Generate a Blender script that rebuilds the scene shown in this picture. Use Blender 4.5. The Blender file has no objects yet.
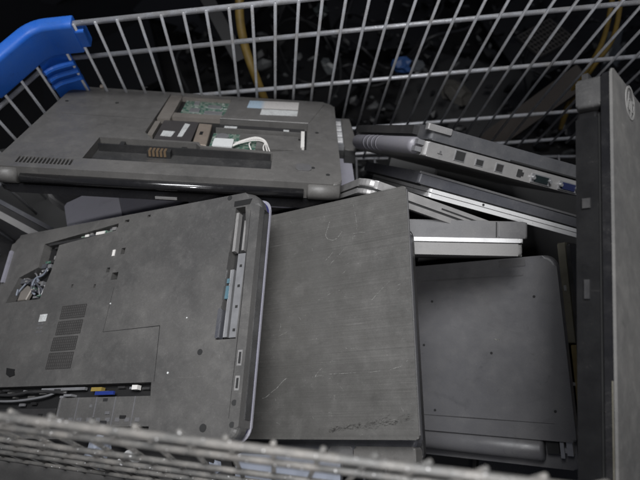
CAM = [[0.9969, -0.02525, -0.07452, 0.0], [0.0, 0.94709, -0.32096, 0.0], [0.07868, 0.31996, 0.94416, 1.5], [0.0, 0.0, 0.0, 1.0]]
POSE = {
 'A': [[0.9994, 0.0317, 0.01, -0.3387], [-0.0313, 0.8013, 0.5974, 0.2634], [0.0109, -0.5974, 0.8019, 0.8793]],
 'B': [[0.88, 0.0492, -0.4724, -0.3582], [-0.0001, 0.9946, 0.1034, -0.0191], [0.4749, -0.091, 0.8753, 0.772]],
 'C': [[0.83, 0.009, -0.5578, -0.1755], [0.0083, 0.9996, 0.0284, -0.0187], [0.5578, -0.0282, 0.8295, 0.7499]],
 'D': [[0.7882, -0.1023, -0.6068, 0.1116], [-0.072, 0.964, -0.2561, -0.0138], [0.6112, 0.2456, 0.7524, 0.6031]],
 'E': [[0.9544, -0.2292, 0.1915, 0.1553], [-0.0583, 0.486, 0.872, 0.282], [-0.2929, -0.8434, 0.4505, 0.9726]],
 'F': [[0.9664, -0.1198, 0.2275, 0.174], [-0.1419, 0.4892, 0.8606, 0.2537], [-0.2144, -0.8639, 0.4557, 0.9221]],
 'G': [[0.9467, -0.1808, 0.2667, 0.0877], [-0.2086, 0.2872, 0.9349, 0.2431], [-0.2456, -0.9407, 0.2341, 0.9541]],
 'H': [[0.9939, 0.1102, 0.0064, 0.0237], [-0.0351, 0.2607, 0.9648, 0.2022], [0.1047, -0.9591, 0.263, 0.9033]],
 'I': [[0.9937, 0.1122, 0.0007, 0.0125], [-0.0313, 0.2709, 0.9621, 0.1809], [0.1078, -0.9561, 0.2727, 0.9005]],
 'K': [[0.0562, 0.7819, 0.6208, 0.3585], [-0.9824, 0.1544, -0.1055, 0.221], [-0.1784, -0.6039, 0.7768, 0.862]],
 'N': [[0.8639, 0.1369, 0.4846, -0.5186], [-0.4679, -0.1375, 0.873, 0.341], [0.1862, -0.981, -0.0547, 0.7277]],
 'Q': [[0.9462, -0.0363, -0.3216, -0.255], [0.0621, 0.9956, 0.0705, 0.226], [0.3176, -0.0867, 0.9443, 0.7677]],
 'S': [[0.8245, 0.5472, 0.1442, -0.3497], [-0.5457, 0.7013, 0.4587, 0.3185], [0.1499, -0.4569, 0.8768, 0.7334]],
 'T': [[0.9532, 0.0066, -0.3021, -0.0328], [-0.0406, 0.9935, -0.1063, -0.1201], [0.2995, 0.1136, 0.9473, 0.927]],
 'J': [[0.7314, 0.0473, 0.6804, 0.2229], [0.0924, 0.9815, -0.1675, -0.094], [-0.6757, 0.1854, 0.7135, 1.0664]],
 'P': [[0.9994, 0.0317, 0.01, -0.2377], [-0.0313, 0.8013, 0.5974, 0.2724], [0.0109, -0.5974, 0.8019, 0.8214]],
 'R': [[0.83, 0.009, -0.5578, -0.1689], [0.0083, 0.9996, 0.0284, -0.0417], [0.5578, -0.0282, 0.8295, 0.7189]],
}
FT_A = {
  'bay': [(0.0959, 0.0374), (0.0969, 0.0929), (0.2223, 0.0908), (0.2292, 0.081), (0.3234, 0.0745), (0.3245, 0.0555), (0.2595, 0.0488)],
  'hatch': [(0.1524, 0.2765), (0.2409, 0.2796), (0.2435, 0.2708), (0.2325, 0.1733), (0.3701, 0.1808), (0.3664, 0.0911), (0.3232, 0.0774), (0.2287, 0.084), (0.2228, 0.0957), (0.1637, 0.0965), (0.1494, 0.1173)],
  'vent': [(0.0184, 0.0282), (0.0841, 0.0289), (0.0909, 0.0163), (0.0272, 0.0079)],
  'pcb': [(0.1778, 0.2675), (0.2487, 0.2672), (0.2445, 0.2025), (0.1794, 0.2033)],
  'frame1': [(0.1533, 0.2721), (0.1724, 0.2711), (0.1708, 0.1744), (0.157, 0.1721)],
  'conn': [(0.1648, 0.0809), (0.1906, 0.08), (0.1934, 0.0638), (0.1684, 0.0633)],
  'module': [(0.1611, 0.1728), (0.2081, 0.1731), (0.2058, 0.1093), (0.1599, 0.1122)],
  'st1': [(0.1697, 0.1342), (0.1862, 0.1333), (0.1844, 0.116), (0.1695, 0.117)],
  'st2': [(0.1943, 0.1633), (0.2018, 0.1608), (0.1987, 0.1182), (0.1922, 0.1172)],
  'copper': [(0.2135, 0.1665), (0.2321, 0.1658), (0.2348, 0.0943), (0.2158, 0.0978)],
  'whiteblk': [(0.2424, 0.1148), (0.268, 0.1153), (0.2696, 0.0899), (0.2435, 0.0892)],
  'slot': [(0.2416, 0.1692), (0.3657, 0.1763), (0.3659, 0.1616), (0.2416, 0.1491)],
  'slotv': [(0.3616, 0.1573), (0.3666, 0.1581), (0.3649, 0.1035), (0.3595, 0.1028)],
  'sticker1': [(0.2782, 0.257), (0.3555, 0.2622), (0.3545, 0.2297), (0.2764, 0.2265)],
  'sticker2': [(0.2994, 0.2243), (0.3546, 0.2256), (0.3535, 0.2051), (0.2981, 0.2017)],
  'wires': [(0.2685, 0.0992), (0.278, 0.1103), (0.2975, 0.1198), (0.313, 0.1122), (0.32, 0.0877)],
  'screws': [(0.0839, 0.215), (0.1084, 0.2892), (0.0125, 0.2103), (0.3953, 0.0234), (0.3768, 0.0399), (0.3831, 0.1499)],
  'line': [(0.0196, 0.1639), (0.1452, 0.1626)],
}
FT_B = {
  'slot': [(0.3558, 0.2405), (0.3678, 0.236), (0.3725, 0.1837), (0.371, 0.0931), (0.3494, 0.0944), (0.3512, 0.124), (0.3534, 0.1896)],
  'strip': [(0.3676, 0.1843), (0.3737, 0.1835), (0.3728, 0.0969), (0.363, 0.0975)],
  'chan': [(0.1757, 0.2465), (0.175, 0.2371), (0.0893, 0.2273), (0.089, 0.192), (0.0811, 0.1601), (0.0225, 0.1602), (0.0354, 0.1925), (0.0683, 0.2011), (0.0673, 0.2345)],
  'bbay': [(0.0197, 0.0559), (0.156, 0.0558), (0.277, 0.0547), (0.2815, 0.0106), (0.032, 0.0283)],
  'ledge': [(0.1551, 0.042), (0.2772, 0.0419), (0.2813, 0.0115), (0.1478, 0.0192)],
  'holes': [(0.1986, 0.2497), (0.232, 0.251), (0.2022, 0.2096), (0.1849, 0.1876), (0.1971, 0.1787), (0.169, 0.1693), (0.132, 0.1731), (0.3321, 0.0833), (0.3469, 0.0117), (0.3449, 0.2549)],
  'marks': [(0.1886, 0.2088), (0.1927, 0.1693), (0.2964, 0.064), (0.0964, 0.1362), (0.0991, 0.1237)],
  'v0': [(0.126, 0.1461), (0.1635, 0.1478), (0.1631, 0.1334), (0.1255, 0.1327)],
  'v1': [(0.125, 0.1291), (0.1629, 0.1287), (0.1613, 0.1136), (0.1253, 0.1136)],
  'v2': [(0.1233, 0.1102), (0.1608, 0.1102), (0.1608, 0.0953), (0.1236, 0.095)],
  'v3': [(0.1232, 0.0915), (0.1603, 0.092), (0.1598, 0.0742), (0.1227, 0.0745)],
  'cover': [(0.1975, 0.1124), (0.2761, 0.1148), (0.281, 0.0536)],
  'conn': [(0.1961, 0.0506), (0.2099, 0.0513), (0.2287, 0.0478), (0.2004, 0.0454)],
  'dark': [(0.0631, 0.085), (0.0947, 0.0721)],
  'ports': [(0.3728, 0.0832), (0.3747, 0.0678), (0.3726, 0.0585), (0.3732, 0.0447), (0.3735, 0.0338), (0.3741, 0.0127)],
}
FT_C = {
  's1': [(0.2396, 0.0621), (0.2182, 0.0462), (0.2079, 0.0412)],
  's2': [(0.2744, 0.0625), (0.2828, 0.0703)],
  's3': [(0.272, 0.0616), (0.2981, 0.0634), (0.3589, 0.0642), (0.378, 0.0727)],
  's4': [(0.3099, 0.0891), (0.3293, 0.0867)],
  's5': [(0.2922, 0.2335), (0.2871, 0.2173), (0.2973, 0.2106), (0.3075, 0.2184)],
  's6': [(0.2846, 0.1866), (0.296, 0.1965)],
  's7': [(0.3217, 0.2484), (0.3262, 0.222), (0.3198, 0.2066), (0.3086, 0.1968), (0.2922, 0.1819)],
  's8': [(0.2773, 0.1438), (0.2923, 0.1488), (0.3045, 0.1517)],
  's9': [(0.2222, 0.1066), (0.2483, 0.1155)],
  's10': [(0.2689, 0.0286), (0.2737, 0.0188)],
  's11': [(0.3199, 0.2137), (0.3369, 0.2129)],
  's12': [(0.3418, 0.1363), (0.3741, 0.1641)],
  'smear': [(0.2923, 0.0044), (0.3361, 0.0117), (0.3711, 0.0177), (0.3707, 0.0106), (0.3253, 0.0053)],
}
FT_D = {
  'notch': [(0.2726, 0.2424), (0.3041, 0.236)],
  'ridge': [(0.1542, 0.2353), (0.3016, 0.2123)],
  'hinge': [(0.131, 0.0087), (0.3004, 0.0097)],
  'dot': [(0.1579, 0.1405), (0.1528, 0.0188)],
}
FT_J = {
  'logo': [(0.0539, 0.3627), (0.0316, 0.3647), (0.0777, 0.3607), (0.0548, 0.375), (0.0529, 0.3506)],
}
import bpy, bmesh, math, random
from mathutils import Matrix, Vector
from math import radians, pi, sin, cos
random.seed(7)
scn = bpy.context.scene
col = scn.collection
CAMM = Matrix(CAM)

def mat4(p): return Matrix([list(r) for r in p] + [[0, 0, 0, 1]])

# ------------------------------------------------------------------ materials
def nt(name):
    m = bpy.data.materials.new(name); m.use_nodes = True
    t = m.node_tree; b = t.nodes['Principled BSDF']
    return m, t, b
def N(t, kind, **kw):
    n = t.nodes.new(kind)
    for k, v in kw.items():
        if k in n.inputs.keys(): n.inputs[k].default_value = v
        else: setattr(n, k, v)
    return n
def mixc(t, fac, a, b):
    n = t.nodes.new('ShaderNodeMix'); n.data_type = 'RGBA'
    for s, v in ((0, fac), (6, a), (7, b)):
        if isinstance(v, bpy.types.NodeSocket): t.links.new(v, n.inputs[s])
        elif v is not None: n.inputs[s].default_value = v if s == 0 else (*v[:3], 1)
    return n.outputs[2]
def ramp(t, src, lo, hi, a=0.0, b=1.0):
    n = t.nodes.new('ShaderNodeMapRange'); n.inputs[1].default_value = lo; n.inputs[2].default_value = hi
    n.inputs[3].default_value = a; n.inputs[4].default_value = b; n.clamp = True
    t.links.new(src, n.inputs[0]); return n.outputs[0]
def noise(t, vec, scale, detail=4, rough=.6, dist=0):
    n = N(t, 'ShaderNodeTexNoise'); n.inputs['Scale'].default_value = scale; n.inputs['Detail'].default_value = detail
    n.inputs['Roughness'].default_value = rough; n.inputs['Distortion'].default_value = dist
    t.links.new(vec, n.inputs['Vector']); return n.outputs['Fac']
def plastic(name, base, dust=.5, rough=.5, metal=0.0, brush=False, dustcol=(.158, .151, .142), bump=.15, seed=0.0, scratch=.5, coat=0.0):
    m, t, b = nt(name)
    tc = N(t, 'ShaderNodeTexCoord'); mp = N(t, 'ShaderNodeMapping'); mp.inputs['Location'].default_value = (seed, seed * .7, 0)
    t.links.new(tc.outputs['Object'], mp.inputs['Vector']); v = mp.outputs[0]
    big = noise(t, v, 9, 5, .62, .3); mid = noise(t, v, 55, 5, .65); fine = noise(t, v, 900, 2, .6)
    c = mixc(t, ramp(t, big, .38, .68, 0, dust), base, dustcol)
    c = mixc(t, ramp(t, mid, .5, .8, 0, dust * .7), c, dustcol)
    c = mixc(t, ramp(t, fine, .35, .7, 0, .22), c, tuple(x * .5 for x in base))
    gr_ = noise(t, v, 380, 3, .75); c = mixc(t, ramp(t, gr_, .52, .72, 0, .30 * dust), c, tuple(min(.6, x * 1.35) for x in dustcol))
    st = noise(t, v, 24, 6, .7, 1.2); c = mixc(t, ramp(t, st, .56, .7, 0, .26), c, tuple(x * .45 for x in base))
    st2 = noise(t, v, 70, 3, .6, 2.0); c = mixc(t, ramp(t, st2, .66, .74, 0, .34), c, tuple(x * .4 for x in base))
    # dust grains
    vo = N(t, 'ShaderNodeTexVoronoi'); vo.inputs['Scale'].default_value = 260; t.links.new(v, vo.inputs['Vector'])
    g = ramp(t, vo.outputs['Distance'], .06, .16, 1, 0)
    g2 = N(t, 'ShaderNodeMath', operation='MULTIPLY'); t.links.new(g, g2.inputs[0]); t.links.new(ramp(t, mid, .52, .7, 0, .55 * scratch), g2.inputs[1])
    c = mixc(t, g2.outputs[0], c, tuple(min(.5, x * 2.1) for x in dustcol))
    # smeared hairline rubs
    mp2 = N(t, 'ShaderNodeMapping'); mp2.inputs['Rotation'].default_value = (0, 0, .6 + seed); mp2.inputs['Scale'].default_value = (6, 160, 20)
    t.links.new(tc.outputs['Object'], mp2.inputs['Vector'])
    hl = noise(t, mp2.outputs[0], 1.6, 3, .7, .4)
    h2 = N(t, 'ShaderNodeMath', operation='MULTIPLY'); t.links.new(ramp(t, hl, .66, .74, 0, .35 * scratch), h2.inputs[0]); t.links.new(ramp(t, big, .45, .62), h2.inputs[1])
    c = mixc(t, h2.outputs[0], c, tuple(min(.5, x * 2) for x in dustcol))
    if brush:
        mp3 = N(t, 'ShaderNodeMapping'); mp3.inputs['Scale'].default_value = (4, 900, 4); t.links.new(tc.outputs['Object'], mp3.inputs['Vector'])
        br = noise(t, mp3.outputs[0], 1, 3, .6)
        c = mixc(t, ramp(t, br, .3, .7, 0, .45), c, tuple(x * .55 for x in base))
    t.links.new(c, b.inputs['Base Color'])
    b.inputs['Metallic'].default_value = metal
    t.links.new(ramp(t, mid, .3, .75, rough - .08, min(1, rough + .22)), b.inputs['Roughness'])
    b.inputs['Coat Weight'].default_value = coat
    bp = N(t, 'ShaderNodeBump'); bp.inputs['Strength'].default_value = bump; bp.inputs['Distance'].default_value = .0004
    t.links.new(fine, bp.inputs['Height']); t.links.new(bp.outputs[0], b.inputs['Normal'])
    return m
def wiremat(name, base=(.42, .43, .455), metal=.35, rough=.38):
    m, t, b = nt(name)
    tc = N(t, 'ShaderNodeTexCoord'); v = tc.outputs['Object']
    a = noise(t, v, 60, 4, .6); f = noise(t, v, 700, 2, .7); g = noise(t, v, 420, 1, .5)
    c = mixc(t, ramp(t, a, .4, .7, 0, .6), base, (.27, .25, .225))
    c = mixc(t, ramp(t, f, .5, .75, 0, .5), c, (.17, .155, .14))
    c = mixc(t, ramp(t, g, .70, .78, 0, .8), c, (.8, .8, .8))
    t.links.new(c, b.inputs['Base Color']); b.inputs['Metallic'].default_value = metal
    t.links.new(ramp(t, f, .3, .7, rough - .1, rough + .2), b.inputs['Roughness'])
    bp = N(t, 'ShaderNodeBump'); bp.inputs['Strength'].default_value = .5; bp.inputs['Distance'].default_value = .0004
    t.links.new(f, bp.inputs['Height']); t.links.new(bp.outputs[0], b.inputs['Normal'])
    return m
def simple(name, base, rough=.5, metal=0.0, var=.3, scale=80):
    m, t, b = nt(name)
    tc = N(t, 'ShaderNodeTexCoord'); a = noise(t, tc.outputs['Object'], scale, 4, .6)
    c = mixc(t, ramp(t, a, .35, .7, 0, var), base, tuple(x * .4 for x in base))
    t.links.new(c, b.inputs['Base Color']); b.inputs['Roughness'].default_value = rough; b.inputs['Metallic'].default_value = metal
    return m
M = dict(
 caseA=plastic('dusty_brown_grey_plastic', (.084, .081, .077), .42, .40, seed=1),
 caseB=plastic('dusty_dark_grey_plastic', (.060, .0585, .057), .36, .40, seed=2.3),
 lidC=plastic('brushed_dark_lid', (.068, .066, .062), .28, .38, brush=True, seed=3.1, scratch=.8),
 caseD=plastic('slate_grey_plastic', (.100, .099, .104), .25, .38, seed=4.7),
 lidJ=plastic('matte_grey_lid', (.082, .080, .077), .3, .55, seed=5.5, dustcol=(.22, .21, .19)),
 blackp=plastic('black_plastic', (.018, .018, .019), .25, .35, seed=6.1, dustcol=(.07, .065, .06)),
 gloss=plastic('glossy_black_plastic', (.008, .008, .009), .12, .16, seed=7.7, dustcol=(.06, .055, .05), bump=.05, coat=.4),
 greyside=plastic('grey_side_plastic', (.082, .081, .084), .3, .42, seed=8.2),
 silver=plastic('dusty_silver_plastic', (.26, .254, .252), .3, .36, metal=.35, seed=9.4, dustcol=(.3, .29, .27)),
 bright=plastic('pale_silver_trim', (.74, .735, .73), .12, .32, metal=.3, seed=10.2, dustcol=(.4, .39, .37)),
 lilac=plastic('lilac_silver_plastic', (.27, .265, .31), .25, .35, metal=.2, seed=11.6, dustcol=(.27, .26, .26)),
 blueblack=plastic('blue_black_plastic', (.05, .052, .062), .25, .38, seed=12.4),
 olive=plastic('tarnished_olive_metal', (.15, .14, .105), .4, .4, metal=.5, seed=13.3),
 gold=simple('dull_gold_metal', (.42, .33, .16), .32, .8),
 dark=simple('dark_plastic_and_cavity_shade', (.006, .0058, .006), .6),  # near-black: dark plastic bits, and painted shade on the pocket floors
 pcb=None, beige=simple('dusty_beige_metal', (.21, .19, .17), .45, .3),
 copper=simple('dusty_copper', (.24, .20, .165), .5, .3), contact=simple('brass_contacts', (.34, .24, .15), .35, .7),
 white=simple('white_label_paper', (.55, .56, .55), .6, 0, .12, 200),
 bluelabel=None, module=simple('grey_module_casing', (.06, .055, .055), .4, .2),
 wirew=simple('white_wire_sleeve', (.62, .6, .57), .5, 0, .2), blue=simple('blue_connector', (.014, .03, .17), .4),
 yellow=simple('yellow_connector', (.22, .16, .04), .5), metal=simple('steel_bracket', (.42, .42, .43), .35, .7, .3),
 rubber=simple('black_rubber', (.012, .012, .012), .8), wire=wiremat('zinc_plated_wire'), wire_dimmed=wiremat('zinc_plated_wire_near_dimmed', (.095, .094, .090), .2, .55),  # near wire: same zinc, colour darkened to offset the closer flash
 guard=plastic('scuffed_blue_plastic', (.012, .13, .60), .35, .42, seed=3.3, dustcol=(.07, .17, .45), scratch=.8),
 scratch=simple('pale_scratch_marks', (.25, .24, .22), .7, 0, .5, 400), smear=simple('dark_smear', (.055, .053, .049), .5, 0, .5, 200),
 logo=simple('pale_emblem', (.22, .215, .205), .5), barrel=plastic('lilac_grey_barrel', (.17, .165, .185), .3, .4, seed=2.2), qlid=plastic('lightened_lilac_lid', (.55, .54, .60), .15, .35, metal=.0, seed=4.4, dustcol=(.45, .44, .47)), jblack=plastic('dusty_black_edge', (.007, .007, .0075), .06, .42, seed=6.6, dustcol=(.03, .028, .026)), midgrey=plastic('mid_grey_edge', (.20, .195, .19), .3, .45, seed=7.1), grbar=simple('grille_bar_plastic', (.034, .032, .031), .6), elid=plastic('dark_grey_lid_shell', (.062, .063, .068), .25, .4, seed=3.9), jcov=plastic('charcoal_hinge_cover', (.020, .020, .0205), .2, .5, seed=8.9), vg=simple('vent_plastic', (.046, .044, .042), .7), navy=simple('deep_blue_seam', (.02, .02, .09), .4), teal=simple('dark_teal_socket', (.005, .010, .011), .5), vga=simple('dark_blue_socket', (.010, .014, .05), .5),
 bagblue=simple('pale_blue_film', (.16, .175, .21), .5, 0, .3, 30),
)
m, t, b = nt('pale_scratch_marks'); tc = N(t, 'ShaderNodeTexCoord'); b.inputs['Base Color'].default_value = (.21, .207, .195, 1); b.inputs['Roughness'].default_value = .6
t.links.new(ramp(t, noise(t, tc.outputs['Object'], 500, 4, .7), .38, .58, 0, .85), b.inputs['Alpha']); M['scratch'] = m
M['jblack'].node_tree.nodes['Principled BSDF'].inputs['Specular IOR Level'].default_value = .12
# circuit board: green with lighter component blocks
m, t, b = nt('green_circuit_board'); tc = N(t, 'ShaderNodeTexCoord')
vo = N(t, 'ShaderNodeTexVoronoi'); vo.inputs['Scale'].default_value = 190; vo.distance = 'CHEBYCHEV'; t.links.new(tc.outputs['Object'], vo.inputs['Vector'])
c = mixc(t, ramp(t, vo.outputs['Distance'], .3, .5, 0, .8), (.03, .085, .062), (.16, .19, .16))
c = mixc(t, ramp(t, noise(t, tc.outputs['Object'], 120, 3), .6, .66, 0, .8), c, (.45, .47, .44))
t.links.new(c, b.inputs['Base Color']); b.inputs['Roughness'].default_value = .45; M['pcb'] = m
m, t, b = nt('printed_white_label'); tc = N(t, 'ShaderNodeTexCoord'); mpp = N(t, 'ShaderNodeMapping'); mpp.inputs['Scale'].default_value = (500, 1400, 1)
t.links.new(tc.outputs['Object'], mpp.inputs['Vector']); pr = noise(t, mpp.outputs[0], 1, 2, .5)
c = mixc(t, ramp(t, pr, .52, .58, 0, .55), (.5, .51, .5), (.12, .12, .13)); c = mixc(t, ramp(t, noise(t, tc.outputs['Object'], 90, 4), .5, .7, 0, .5), c, (.2, .19, .18))
t.links.new(c, b.inputs['Base Color']); b.inputs['Roughness'].default_value = .5; M['label'] = m
# label with printed colour blocks and faint lines
m, t, b = nt('printed_certificate_label'); tc = N(t, 'ShaderNodeTexCoord'); sp = N(t, 'ShaderNodeSeparateXYZ'); t.links.new(tc.outputs['Generated'], sp.inputs[0])
c = mixc(t, ramp(t, sp.outputs[0], .25, .34), (.30, .39, .47), (.46, .44, .42))
c = mixc(t, ramp(t, noise(t, tc.outputs['Object'], 420, 3), .5, .6, 0, .35), c, (.2, .2, .22))
t.links.new(c, b.inputs['Base Color']); b.inputs['Roughness'].default_value = .45; M['bluelabel'] = m

# ------------------------------------------------------------------ mesh helpers
def link(name, me, mat, parent=None, smooth=False):
    o = bpy.data.objects.new(name, me); col.objects.link(o)
    if mat is not None:
        me.materials.clear(); me.materials.append(mat)
    if smooth:
        for p in me.polygons: p.use_smooth = True
    o.parent = parent
    return o
def fin(name, bm, mat, parent=None, smooth=False):
    me = bpy.data.meshes.new(name); bmesh.ops.recalc_face_normals(bm, faces=bm.faces[:]); bm.to_mesh(me); bm.free()
    return link(name, me, mat, parent, smooth)
def thing(name, label, cat, M4=None, group=None):
    o = bpy.data.objects.new(name, None); col.objects.link(o); o.empty_display_size = .05
    if M4 is not None: o.matrix_world = M4
    o['label'] = label; o['category'] = cat
    if group: o['group'] = group
    return o
def tag(o, label, cat, group=None):
    o['label'] = label; o['category'] = cat
    if group: o['group'] = group
    return o
def outline(x0, y0, x1, y1, r, n=6):
    if not isinstance(r, (list, tuple)): r = [r] * 4
    pts = []
    for (cx, cy, a0, rr) in ((x1 - r[0], y1 - r[0], 0, r[0]), (x0 + r[1], y1 - r[1], 90, r[1]), (x0 + r[2], y0 + r[2], 180, r[2]), (x1 - r[3], y0 + r[3], 270, r[3])):
        if rr < 1e-5: pts.append((cx, cy)); continue
        for i in range(n + 1):
            a = radians(a0 + 90 * i / n); pts.append((cx + rr * cos(a), cy + rr * sin(a)))
    return pts
def add_prism(bm, pts, z0, z1, bev=0.0, segs=2):
    lo = [bm.verts.new((x, y, z0)) for x, y in pts]; hi = [bm.verts.new((x, y, z1)) for x, y in pts]; n = len(pts)
    fs = [bm.faces.new(lo[::-1]), bm.faces.new(hi)]
    for i in range(n): fs.append(bm.faces.new((lo[i], lo[(i + 1) % n], hi[(i + 1) % n], hi[i])))
    if bev:
        es = set(fs[0].edges) | set(fs[1].edges)
        bmesh.ops.bevel(bm, geom=list(es), offset=bev, segments=segs, profile=.5, affect='EDGES')
def slab(x0, y0, x1, y1, z0, z1, r=.008, bev=.0015, segs=2):
    bm = bmesh.new(); add_prism(bm, outline(x0, y0, x1, y1, r), z0, z1, bev, segs); return bm
def prism(pts, z0, z1, bev=0.0):
    bm = bmesh.new(); add_prism(bm, pts, z0, z1, bev, 1); return bm
def box(bm, x0, y0, z0, x1, y1, z1): add_prism(bm, [(x0, y0), (x1, y0), (x1, y1), (x0, y1)], z0, z1)
def boxes(lst):
    bm = bmesh.new()
    for b_ in lst: box(bm, *b_)
    return bm
def add_tube(bm, pts, r, n=8, caps=True):
    pts = [Vector(p) for p in pts]; rings = []; prev = None
    for i, p in enumerate(pts):
        d = (pts[min(i + 1, len(pts) - 1)] - pts[max(i - 1, 0)]).normalized()
        if prev is None:
            a = Vector((0, 0, 1)) if abs(d.z) < .9 else Vector((1, 0, 0)); u = d.cross(a).normalized()
        else: u = (prev - d * prev.dot(d)).normalized()
        prev = u; w = d.cross(u); rr = r[i] if isinstance(r, (list, tuple)) else r
        rings.append([bm.verts.new(p + (u * cos(2 * pi * k / n) + w * sin(2 * pi * k / n)) * rr) for k in range(n)])
    for a, b_ in zip(rings, rings[1:]):
        for k in range(n): bm.faces.new((a[k], a[(k + 1) % n], b_[(k + 1) % n], b_[k]))
    if caps: bm.faces.new(rings[0][::-1]); bm.faces.new(rings[-1])
def tube(pts, r, n=8):
    bm = bmesh.new(); add_tube(bm, pts, r, n); return bm
def smoothpath(pts, k=6):
    P = [Vector(p) for p in pts]; out = []
    for i in range(len(P) - 1):
        p0 = P[max(i - 1, 0)]; p1 = P[i]; p2 = P[i + 1]; p3 = P[min(i + 2, len(P) - 1)]
        for j in range(k):
            s = j / k; out.append(.5 * ((2 * p1) + (p2 - p0) * s + (2 * p0 - 5 * p1 + 4 * p2 - p3) * s * s + (3 * p1 - p0 - 3 * p2 + p3) * s ** 3))
    out.append(P[-1]); return out
def cut(o, cutters):
    """carve pockets (list of (polygon, z0, z1)) out of a mesh part"""
    cbm = bmesh.new()
    for (pts, z0, z1) in cutters: add_prism(cbm, pts, z0, z1)
    bmesh.ops.recalc_face_normals(cbm, faces=cbm.faces[:])
    cm = bpy.data.meshes.new('cutter'); cbm.to_mesh(cm); cbm.free(); co = bpy.data.objects.new('cutter', cm); col.objects.link(co)
    co.matrix_world = o.parent.matrix_world if o.parent else Matrix()
    md = o.modifiers.new('b', 'BOOLEAN'); md.object = co; md.operation = 'DIFFERENCE'; md.solver = 'EXACT'
    bpy.context.view_layer.update()
    ev = o.evaluated_get(bpy.context.evaluated_depsgraph_get()); me = bpy.data.meshes.new_from_object(ev)
    o.modifiers.clear(); old = o.data; mats = [m_ for m_ in old.materials]; o.data = me
    me.materials.clear(); [me.materials.append(m_) for m_ in mats]
    bpy.data.objects.remove(co); bpy.data.meshes.remove(cm); bpy.data.meshes.remove(old)
def ccw(p):
    a = sum(p[i][0] * p[(i + 1) % len(p)][1] - p[(i + 1) % len(p)][0] * p[i][1] for i in range(len(p)))
    return p if a > 0 else p[::-1]
def ribbon(bm, pts, w, z0, z1):
    """thin strip along a polyline, tapering to its ends"""
    n = len(pts); L = []; R_ = []
    for i, p in enumerate(pts):
        a = pts[max(i - 1, 0)]; b_ = pts[min(i + 1, n - 1)]; dx, dy = b_[0] - a[0], b_[1] - a[1]; l = math.hypot(dx, dy) or 1
        ww = w * (.35 if i in (0, n - 1) else 1) * .5
        L.append((p[0] - dy / l * ww, p[1] + dx / l * ww)); R_.append((p[0] + dy / l * ww, p[1] - dx / l * ww))
    for i in range(n - 1):
        add_prism(bm, ccw([R_[i], R_[i + 1], L[i + 1], L[i]]), z0, z1)
def screw(p, parent, z, r=.0028, mat=None):
    bm = bmesh.new(); add_prism(bm, [(p[0] + r * cos(a * pi / 6), p[1] + r * sin(a * pi / 6)) for a in range(12)], z, z + .0005)
    return fin('screw_hole', bm, mat or M['rubber'], parent)
def frompix(o_, k): return FT[o_][k]
FT = dict(A=FT_A, B=FT_B, C=FT_C, D=FT_D, J=FT_J)

# ================================================================== the cart
cart = thing('shopping_cart', 'silver wire shopping cart with a blue corner guard, filled with scrapped laptops', 'shopping cart')
O = Vector((-.0129, .5002, .9511)); H = Vector((.9797, .0176, .1995)); Vd = Vector((0, 0, -1)); s = .0254; SF = .0297
rows = [0, .0667, .1849, .330, .43]
KL = -.3253
def panel(name, org, hd, vd, t0, t1, k0, k1, depth, rr, rv, mat, nrows=5, off=None, rows=rows, s=SF):
    bm = bmesh.new(); off = off or Vector((0, 0, 0))
    for i, h in enumerate(rows[:nrows]):
        add_tube(bm, [org + hd * t0 + vd * h, org + hd * ((t0 + t1) / 2) + vd * h, org + hd * t1 + vd * h], rr[0] if i == 0 else rr[1], 10)
    for k in range(k0, k1 + 1):
        a = org + hd * (k * s) + off
        add_tube(bm, [a + vd * (-.004), a + vd * depth], rv, 8)
    return fin(name, bm, mat, cart, True)
inw = Vector((0, -.004, 0))
panel('side_panel', O, H, Vd, KL, .66, -10, 22, .44, (.0038, .0033), .0021, M['wire'], off=inw)
# end panel at the left, meeting the far side at the blue guard
Cn = O + H * KL; Ld = Vector((-.6, -1, .12)).normalized()
panel('end_panel', Cn, Ld, Vd, 0, .56, 1, 18, .44, (.0038, .0033), .0021, M['wire'], off=Vector((.0035, 0, 0)))
# near side, leaning outwards
nO = Vector((-.1469, .0025, 1.1691)); nH = Vector((.9601, -.103, .2602)); nV = Vector((.005, -.19, -.982)).normalized()
panel('side_panel', nO, nH, nV, -.38, .75, -14, 29, .43, (.0026, .0022), .0016, M['wire_dimmed'], 7, off=Vector((0, .003, .0)), rows=[0, .042, .110, .165, .215, .29, .38], s=.0254)
Rc = O + H * .66; Rn = nO + nH * .75; Rd = (Rn - Rc); RL = Rd.length; Rd.normalize()
panel('end_panel', Rc, Rd, Vd, 0, RL, 1, int(RL / SF), .42, (.0038, .0033), .0021, M['wire'])
bm = bmesh.new()
for i in range(34):
    x = -.5 + i * .036; add_tube(bm, [(x, -.12, .53 + x * .1), (x, .50, .53 + x * .1)], .0018, 6)
for y in (-.12, .02, .16, .32, .50): add_tube(bm, [(-.52, y, .525 - .052), (.72, y, .525 + .072)], .003, 8)
fin('basket_floor', bm, M['wire'], cart, True)
bm = bmesh.new()
for y in (-.02, .36):
    add_tube(bm, smoothpath([(-.42, y, .5), (-.44, y, .25), (-.3, y, .16), (.6, y, .16), (.68, y, .3), (.7, y, .62)]), .011, 10)
for x in (-.3, .15, .6): add_tube(bm, [(x, -.02, .16), (x, .36, .16)], .009, 8)
fin('lower_frame', bm, M['wire'], cart, True)
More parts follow.
